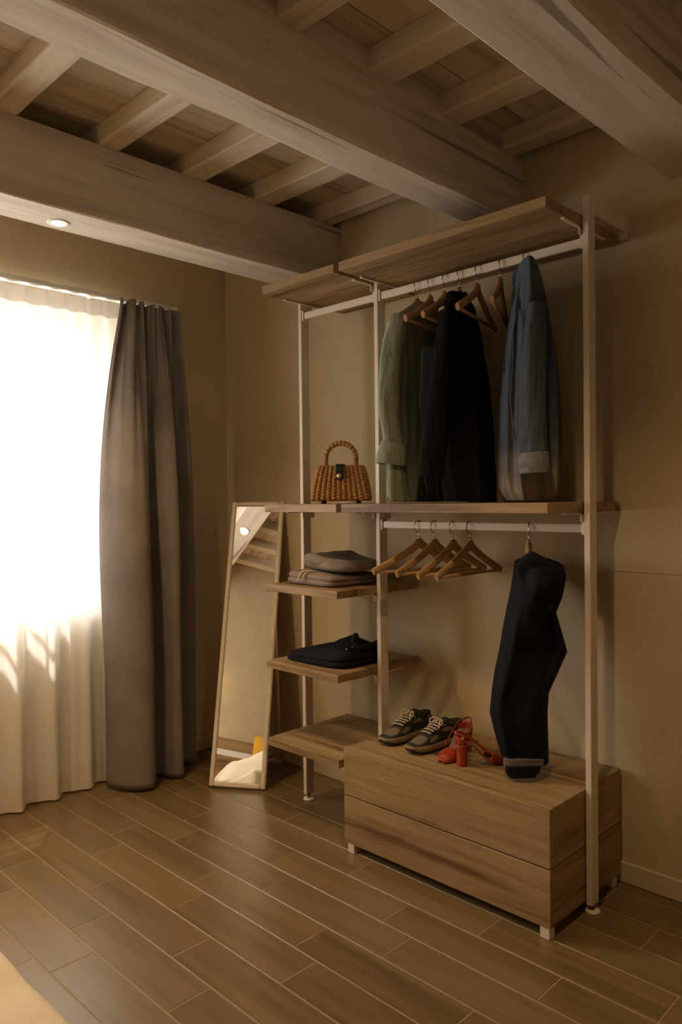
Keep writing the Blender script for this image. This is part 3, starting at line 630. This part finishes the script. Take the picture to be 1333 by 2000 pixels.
# ------------------------------------------------------------------ wicker handbag
M['wicker'] = plain('woven_straw', (.36, .165, .035), .55, nscale=90, nb=.4, var=.30)
M['leather'] = plain('black_leather', (.012, .010, .012), .4)
M['brass'] = plain('brass', (.65, .47, .22), .3, 1.0)
bag = thing('wicker_handbag', 'small woven straw handbag with arched handle and black leather flap', 'handbag', (.270, -.340, 1.533), .62)
rings = []; nb_ = 336; HB = .172
def rrect(a, b_, r, n):
    """points and outward normals evenly spaced round a rounded rectangle, with running length"""
    seg = [(2*(a-r), 'b'), (PI*r/2, 0), (2*(b_-r), 'r'), (PI*r/2, 1), (2*(a-r), 't'), (PI*r/2, 2), (2*(b_-r), 'l'), (PI*r/2, 3)]
    tot = sum(l for l, _ in seg); out = []
    for k in range(n):
        d = tot*k/n
        for l, t in seg:
            if d <= l: break
            d -= l
        if t == 'b': out.append((-a+r+d, -b_, 0, -1))
        elif t == 't': out.append((a-r-d, b_, 0, 1))
        elif t == 'r': out.append((a, -b_+r+d, 1, 0))
        elif t == 'l': out.append((-a, b_-r-d, -1, 0))
        else:
            an = -PI/2+t*PI/2+d/r; cx, cy = ((a-r), (-b_+r)) if t == 0 else ((a-r), (b_-r)) if t == 1 else ((-a+r), (b_-r)) if t == 2 else ((-a+r), (-b_+r))
            out.append((cx+r*math.cos(an), cy+r*math.sin(an), math.cos(an), math.sin(an)))
    return out
NRIB = 28
for i in range(67):
    t = i/66; z = .012+HB*t; a = lerp(.146, .114, t)+.004*math.sin(PI*t); b_ = lerp(.054, .032, t); ed = 0
    if t < .06: ed = .010*(1-math.sin(t/.06*PI/2))
    if t > .94: ed = .008*(1-math.cos((t-.94)/.06*PI/2))
    ring = []
    for k, (x, y, nx, ny) in enumerate(rrect(a, b_, .024, nb_)):
        per = k/nb_*NRIB; rib = abs(math.sin(per*PI)); wv = math.sin(t*11*2*PI+PI*math.floor(per))
        off = .0085*rib**.55+.0024*wv*rib-.006-ed
        ring.append((x+nx*off, y+ny*off, z))
    rings.append(ring)
part('basket_body', MB().loft(rings, True, True, True), M['wicker'], bag)
hp = [(-.074, 0, HB-.01), (-.074, 0, HB+.02)]+[(.074*math.cos(a), 0, HB+.045+.074*math.sin(a)) for a in [PI-PI*k/16 for k in range(17)]]+[(.074, 0, HB+.02), (.074, 0, HB-.01)]
part('handle', MB().tube(spline(hp, 6), lambda s: .0105+.0034*abs(math.sin(s*PI*15)), 12), M['wicker'], bag)
fp = part('leather_flap', MB().grid(lambda u, v: Vector((lerp(-.0205, .0205, u), *((lerp(.01, -.038, v/.35), HB+.0155) if v < .35 else (lerp(-.040, -.0535, (v-.35)/.65), lerp(HB+.013, HB-.055, (v-.35)/.65))))), 6, 16), M['leather'], bag, solid=.005)
part('turn_lock', MB().lathe([(.0005, -.003), (.011, -.003), (.012, 0), (.010, .003), (.0005, .004)], n=20).xf(Matrix.Translation((0, -.0545, HB-.040)) @ Matrix.Rotation(PI/2, 4, 'X')).box(-.002, .002, -.062, -.056, HB-.049, HB-.031, .001), M['brass'], fp)
for sx in (-1, 1):
    for sy in (-1, 1): part('foot', MB().lathe([(.0005, .0), (.008, .0), (.009, .006), (.007, .014)], (sx*.085, sy*.03, 0), 12), M['leather'], bag)

# ------------------------------------------------------------------ sneakers
M['shoe_dark'] = plain('dark_suede', (.022, .016, .013), .85, nscale=200, nb=.3)
M['shoe_beige'] = plain('beige_mesh', (.20, .145, .10), .9, nscale=400, nb=.6, var=.25)
M['shoe_sole'] = plain('cream_midsole', (.24, .17, .095), .6)
M['rubber'] = plain('black_rubber', (.010, .009, .009), .7)
M['lace'] = plain('cream_lace', (.50, .40, .28), .85)
SHL = .315
def shw(x):   # half widths (left, right) and centre line along the shoe 0 heel .. 1 toe
    return interp([(0, .020), (.04, .030), (.15, .036), (.35, .034), (.55, .042), (.72, .048), (.88, .042), (.96, .028), (1, .012)], x)[0]
def shh(x): return interp([(0, .070), (.06, .098), (.18, .103), (.34, .098), (.46, .094), (.58, .080), (.74, .056), (.88, .044), (.96, .034), (1, .020)], x)[0]
def surf(u, v, off=0):
    """shoe upper: u heel->toe, v -1..1 over the top from side to side"""
    w_, h_ = shw(u), shh(u); a = v*PI/2; z0 = .030
    y = math.copysign(abs(math.sin(a))**.75, math.sin(a))*w_; z = z0+(h_-z0)*abs(math.cos(a))**(.55 if u > .5 else .42)
    if u < .42: y *= 1-.22*((z-z0)/(h_-z0))**2
    nvec = Vector((.25 if u > .8 else (-.3 if u < .1 else 0), math.sin(a), math.cos(a))).normalized()
    cy = .006*math.sin(PI*u)
    return Vector((-u*SHL+SHL/2, y+cy, z))*1+Vector((-nvec.x, nvec.y, nvec.z))*off
def outline(n=48, grow=0):
    pts = [(u, 1) for u in [k/n for k in range(n+1)]]+[(1-k/n, -1) for k in range(n+1)]
    return [(-u*SHL+SHL/2-(grow if u > .97 else (-grow if u < .03 else 0)), s*(shw(u)+grow)+.006*math.sin(PI*u)) for u, s in pts]
def patch(u0, u1, v0, v1, off, ell=True, nu=14, nv=14, skew=0):
    def f(p, q):
        a, b_ = 2*p-1, 2*q-1
        if ell: a, b_ = a*math.sqrt(max(0, 1-b_*b_/2)), b_*math.sqrt(max(0, 1-a*a/2))
        ed = max(abs(2*p-1), abs(2*q-1))
        return surf(lerp(u0, u1, (a+1)/2)+skew*b_, lerp(v0, v1, (b_+1)/2), off if ed < .98 else .0005)
    return MB().grid(f, nu, nv)
def make_sneaker(label, loc, rz):
    t = thing('sneaker', label, 'shoe', loc, rz, 'pair of dark running sneakers'); X = Matrix.Rotation(PI/2, 4, 'Z')
    o1, o2 = outline(40, .004), outline(40, .006)
    def zb(x): u = (SHL/2-x)/SHL; return .014*max(0, (u-.78)/.22)**2
    part('outsole', MB().loft([[Vector((x*.985, y*.96, zb(x))) for x, y in o1], [Vector((x, y, .005+zb(x))) for x, y in o1], [Vector((x, y, .012+zb(x))) for x, y in o1]], True, True, True, False).xf(X), M['rubber'], t)
    part('midsole', MB().loft([[Vector((x, y, .012+zb(x))) for x, y in o1], [Vector((x*1.005, y*1.02, .022+zb(x)*.6+.004*max(0, x/SHL))) for x, y in o2], [Vector((x*.99, y*.96, .036+.006*max(0, x/SHL*2))) for x, y in o1]], True, False, True, True).xf(X), M['shoe_sole'], t)
    up_ = part('upper', MB().grid(lambda u, v: surf(u, 2*v-1), 48, 36).xf(X), M['shoe_dark'], t)
    part('toe_panel', patch(.70, .93, -.52, .52, .0022).xf(X), M['shoe_beige'], up_)
    part('toe_bumper', patch(.90, 1.0, -.9, .9, .003, False).xf(X), M['rubber'], up_)
    for s in (-1, 1):
        part('side_panel', patch(.54, .72, *sorted((s*.60, s*.93)), .0022).xf(X), M['shoe_beige'], up_)
        part('quarter_patch', patch(.28, .46, *sorted((s*.52, s*.80)), .0022, False, skew=-.02*s).xf(X), M['shoe_beige'], up_)
        part('heel_panel', patch(.03, .16, *sorted((s*.55, s*.85)), .0022).xf(X), M['shoe_beige'], up_)
    # padded collar and tongue
    cl = [surf(.05+.30*(1-math.cos(a))/2, .46*math.sin(a), .002) for a in [2*PI*k/28 for k in range(29)]]
    part('collar_padding', MB().tube(cl, .0085, 10, False).xf(X), M['shoe_dark'], up_)
    part('opening', MB().grid(lambda u, v: surf(.06+.28*u, (2*v-1)*.42*math.sin(PI*min(.98, max(.02, u))), .0015), 10, 10).xf(X), M['rubber'], up_)
    tg_ = part('tongue', MB().grid(lambda u, v: surf(.36+.30*u, (2*v-1)*.30, .004)+Vector((.02*(1-u), 0, .018*(1-u)**2)), 10, 8).xf(X), M['shoe_dark'], t, solid=.008)
    for i in range(6):
        u = .66-.052*i; wv = .30+.03*i
        part('lace', MB().tube([surf(u+(.012 if k % 2 else -.0)+.012*(k/8-.5), lerp(-wv, wv, k/8), .010) for k in range(9)], .0032, 6).xf(X), M['lace'], t)
    for s in (-1, 1):
        b0 = surf(.40, 0, .016)
        part('lace_bow', MB().tube(spline([b0, b0+Vector((-.012, s*.02, .012)), b0+Vector((-.026, s*.040, .002)), b0+Vector((-.034, s*.030, -.008)), b0+Vector((-.010, s*.006, .0))], 6), .0028, 6).xf(X), M['lace'], t)
        part('lace_end', MB().tube(spline([b0, b0+Vector((-.02, s*.02, .0)), b0+Vector((-.045, s*.035, -.022))], 6), .0026, 6).xf(X), M['lace'], t)
    return t
make_sneaker('dark brown and beige sneaker standing against the middle post', (.642, -.305, CZT), -.08)
make_sneaker('dark brown and beige sneaker standing next to the red shoes', (.815, -.315, CZT), -.20)

# ------------------------------------------------------------------ red slingback heels
M['red'] = plain('coral_red_leather', (.33, .036, .008), .45)
M['insole'] = plain('tan_insole', (.20, .09, .03), .6)
def make_heel(label, loc, rz):
    """toe towards local -y, heel at +y"""
    t = thing('slingback_heel', label, 'shoe', loc, rz, 'pair of coral red slingback heels'); Ls = .225; HH = .088
    def cz(u): return HH*(1-1/(1+math.exp(-(u-.44)*13)))      # u 0 heel .. 1 toe
    def hw(u): return interp([(0, .022), (.12, .029), (.4, .026), (.62, .037), (.78, .039), (.92, .026), (1, .010)], u)[0]
    def yy(u): return Ls/2-u*Ls
    rings = [[Vector((s*hw(u), yy(u), cz(u)+z)) for s, z in ((-1, .002), (1, .002), (1, .008), (-1, .008))] for u in [k/30 for k in range(31)]]
    part('sole', MB().loft(rings, True, True, True, False), M['insole'], t)
    part('toe_box', MB().grid(lambda a, b_: (lambda u, v: Vector((math.sin(v*PI/2)*(hw(u)+.002), yy(u)-(.004 if u > .97 else 0), cz(u)+.004+abs(math.cos(v*PI/2))**.6*interp([(.5, .030), (.7, .036), (.88, .028), (1, .010)], u)[0])))(lerp(.56+.10*(1-abs(2*b_-1)**1.5), 1, a), 2*b_-1), 18, 20), M['red'], t, solid=.003)
    part('block_heel', MB().loft([[Vector((r*math.cos(a), .006+Ls/2-.030+r*.9*math.sin(a), z)) for a in [2*PI*k/24 for k in range(24)]] for r, z in ((.0245, 0), (.0245, .004), (.0240, .03), (.0255, .06), (.029, .080), (.029, HH))], True, True, True), M['red'], t)
    part('heel_cup', MB().grid(lambda a, b_: (lambda an, q: Vector(((.028+.002*q)*math.sin(an), Ls/2-.028+(.030)*math.cos(an), HH+.004+q*.030*(.6+.4*math.cos(an)))))(lerp(-1.7, 1.7, a), b_), 20, 5), M['red'], t, solid=.003)
    part('slingback_strap', MB().tube(spline([(-.036, yy(.60), .045), (-.034, yy(.40), .085), (-.030, yy(.2), .118), (-.016, Ls/2-.002, .134), (0, Ls/2+.006, .138), (.016, Ls/2-.002, .134), (.030, yy(.2), .118), (.034, yy(.40), .085), (.036, yy(.60), .045)], 5), .0048, 8, True, .4), M['red'], t)
    part('buckle', MB().tube([(.036+.0, yy(.3)+.008*math.cos(a), .103+.008*math.sin(a)) for a in [2*PI*k/12 for k in range(13)]], .0016, 6), M['brass'], t)
    return t
make_heel('coral red slingback heel with its toe beside the sneaker', (.943, -.350, CZT), .10)
make_heel('coral red slingback heel turned with its block heel outwards', (1.075, -.345, CZT), 2.55)

# ------------------------------------------------------------------ bed (edge of it in view, the rest in the mirror)
bd = thing('bed', 'bed with white bedding and an oak headboard', 'bed', (1.05, -3.1, 0))
BX0, BX1, BY0, BY1 = .20, 1.95, -3.985, -2.285
part('bed_base', MB().box(BX0+.02, BX1-.02, BY0+.05, BY1-.02, .0, .24, .01), M['oak'], bd, True)
part('mattress', MB().box(BX0, BX1, BY0+.04, BY1, .24, .44, .03), M['throw'], bd, True)
HX0, HX1 = BX0-1.0, BX1+1.0
part('headboard_lower', MB().box(HX0, HX1, BY0-.05, BY0+.035, .0, .91, .004), M['oak'], bd, True)
part('headboard_upper', MB().box(HX0, HX1, BY0-.05, BY0+.035, .97, 1.08, .004), M['oak'], bd, True)
part('headboard_inlay', MB().box(HX0, HX1, BY0-.05, BY0+.028, .91, .97), M['white_wall'], bd, True)
def duv(u, v):
    dr = .10                                       # share of the cloth that hangs down each side
    def side(q): return (0, q/dr) if q < dr else ((1, (1-q)/dr) if q > 1-dr else ((q-dr)/(1-2*dr), 1))
    a, ka = side(u); b_, kb = (0, v/dr) if v < dr else ((v-dr)/(1-dr), 1)
    k = min(ka, kb); x = lerp(BX0-.024, BX1+.024, a); y = lerp(BY1+.024, BY0+.45, b_)
    top = .478+.012*nz(x*3, y*3, 1)+.006*nz(x*9, y*9, 3)
    return Vector((x, y, lerp(.27, top, k**.8)))
d = part('cream_bedspread', MB().grid(duv, 80, 80), M['throw'], solid=.014); tag(d, 'cream bedspread covering the bed foot', 'bedspread')
def pillow(name, label, mat, c, rx, rz, hx, hy, hz, group=None, roll=0):
    def f(u, v):
        a, b_ = 2*u-1, 2*v-1; return a, b_
    mb = MB()
    for s in (1, -1):
        mb.grid(lambda u, v: Vector((hx*(2*u-1)*(1-.06*(1-(2*v-1)**2)), hy*(2*v-1)*(1-.06*(1-(2*u-1)**2)), s*hz*(max(0, (1-(2*u-1)**4)*(1-(2*v-1)**4)))**.55*(1+.12*nz(u*5, v*5, s)))), 24, 20)
    Mx = Matrix.Rotation(rz, 4, 'Z') @ Matrix.Rotation(rx, 4, 'X') @ Matrix.Rotation(roll, 4, 'Z'); mb.xf(Mx)
    lo = min(p.z for p in mb.v); o = part(name, mb, mat); o.location = Vector((c[0], c[1], c[2]-lo))*K
    tag(o, label, 'pillow', group)
def heap(u, v):
    x = lerp(.13, 1.35, u); y = lerp(-3.16, -3.70, v)
    top = .50+.46*min(1, max(0, (x+.12)/.80))*(.75+.25*math.sin(PI*v))+.02*nz(x*6, y*6, 8)+.012*nz(x*14, y*14, 2)
    k = min(1, min(u, 1-u)*9)**.5*min(1, min(v, 1-v)*6)**.5
    return Vector((x, y, lerp(.508, top, k)))
o = part('white_duvet', MB().grid(heap, 60, 40), M['duvet'], solid=.015); tag(o, 'white duvet bunched up high in front of the headboard', 'duvet')
pillow('pillow', 'white pillow upright on the side of the bed away from the window', M['duvet'], (1.55, -3.75, .47), 1.2, 0, .33, .24, .10)
pillow('cushion', 'yellow square cushion leaning on the headboard', M['yellow'], (.86, -3.83, .47), 1.42, 0, .30, .33, .055)
# bedside wall lamp
lp = thing('wall_lamp', 'small warm wall lamp above the headboard beside the bed', 'lamp', (-.08, BY0-.05, 1.22))
part('lamp_plate', MB().box(-.04, .04, 0, .012, -.05, .05, .004), M['brass'], lp)
part('lamp_arm', MB().tube([(0, .01, 0), (0, .07, 0), (0, .09, .02)], .007, 8), M['brass'], lp)
part('lamp_shade', MB().lathe([(.055, .02), (.045, .12)], (0, .09, 0), 24, False), M['lampshade'], lp, solid=.003)
l = bpy.data.lights.new('wall_lamp_bulb_offscreen', 'POINT'); l.energy = 12; l.color = (1, .62, .28); l.shadow_soft_size = .04
lo = bpy.data.objects.new('wall_lamp_bulb_offscreen', l); COL.objects.link(lo); lo.parent = lp; lo.location = Vector((0, .09, .07))*K
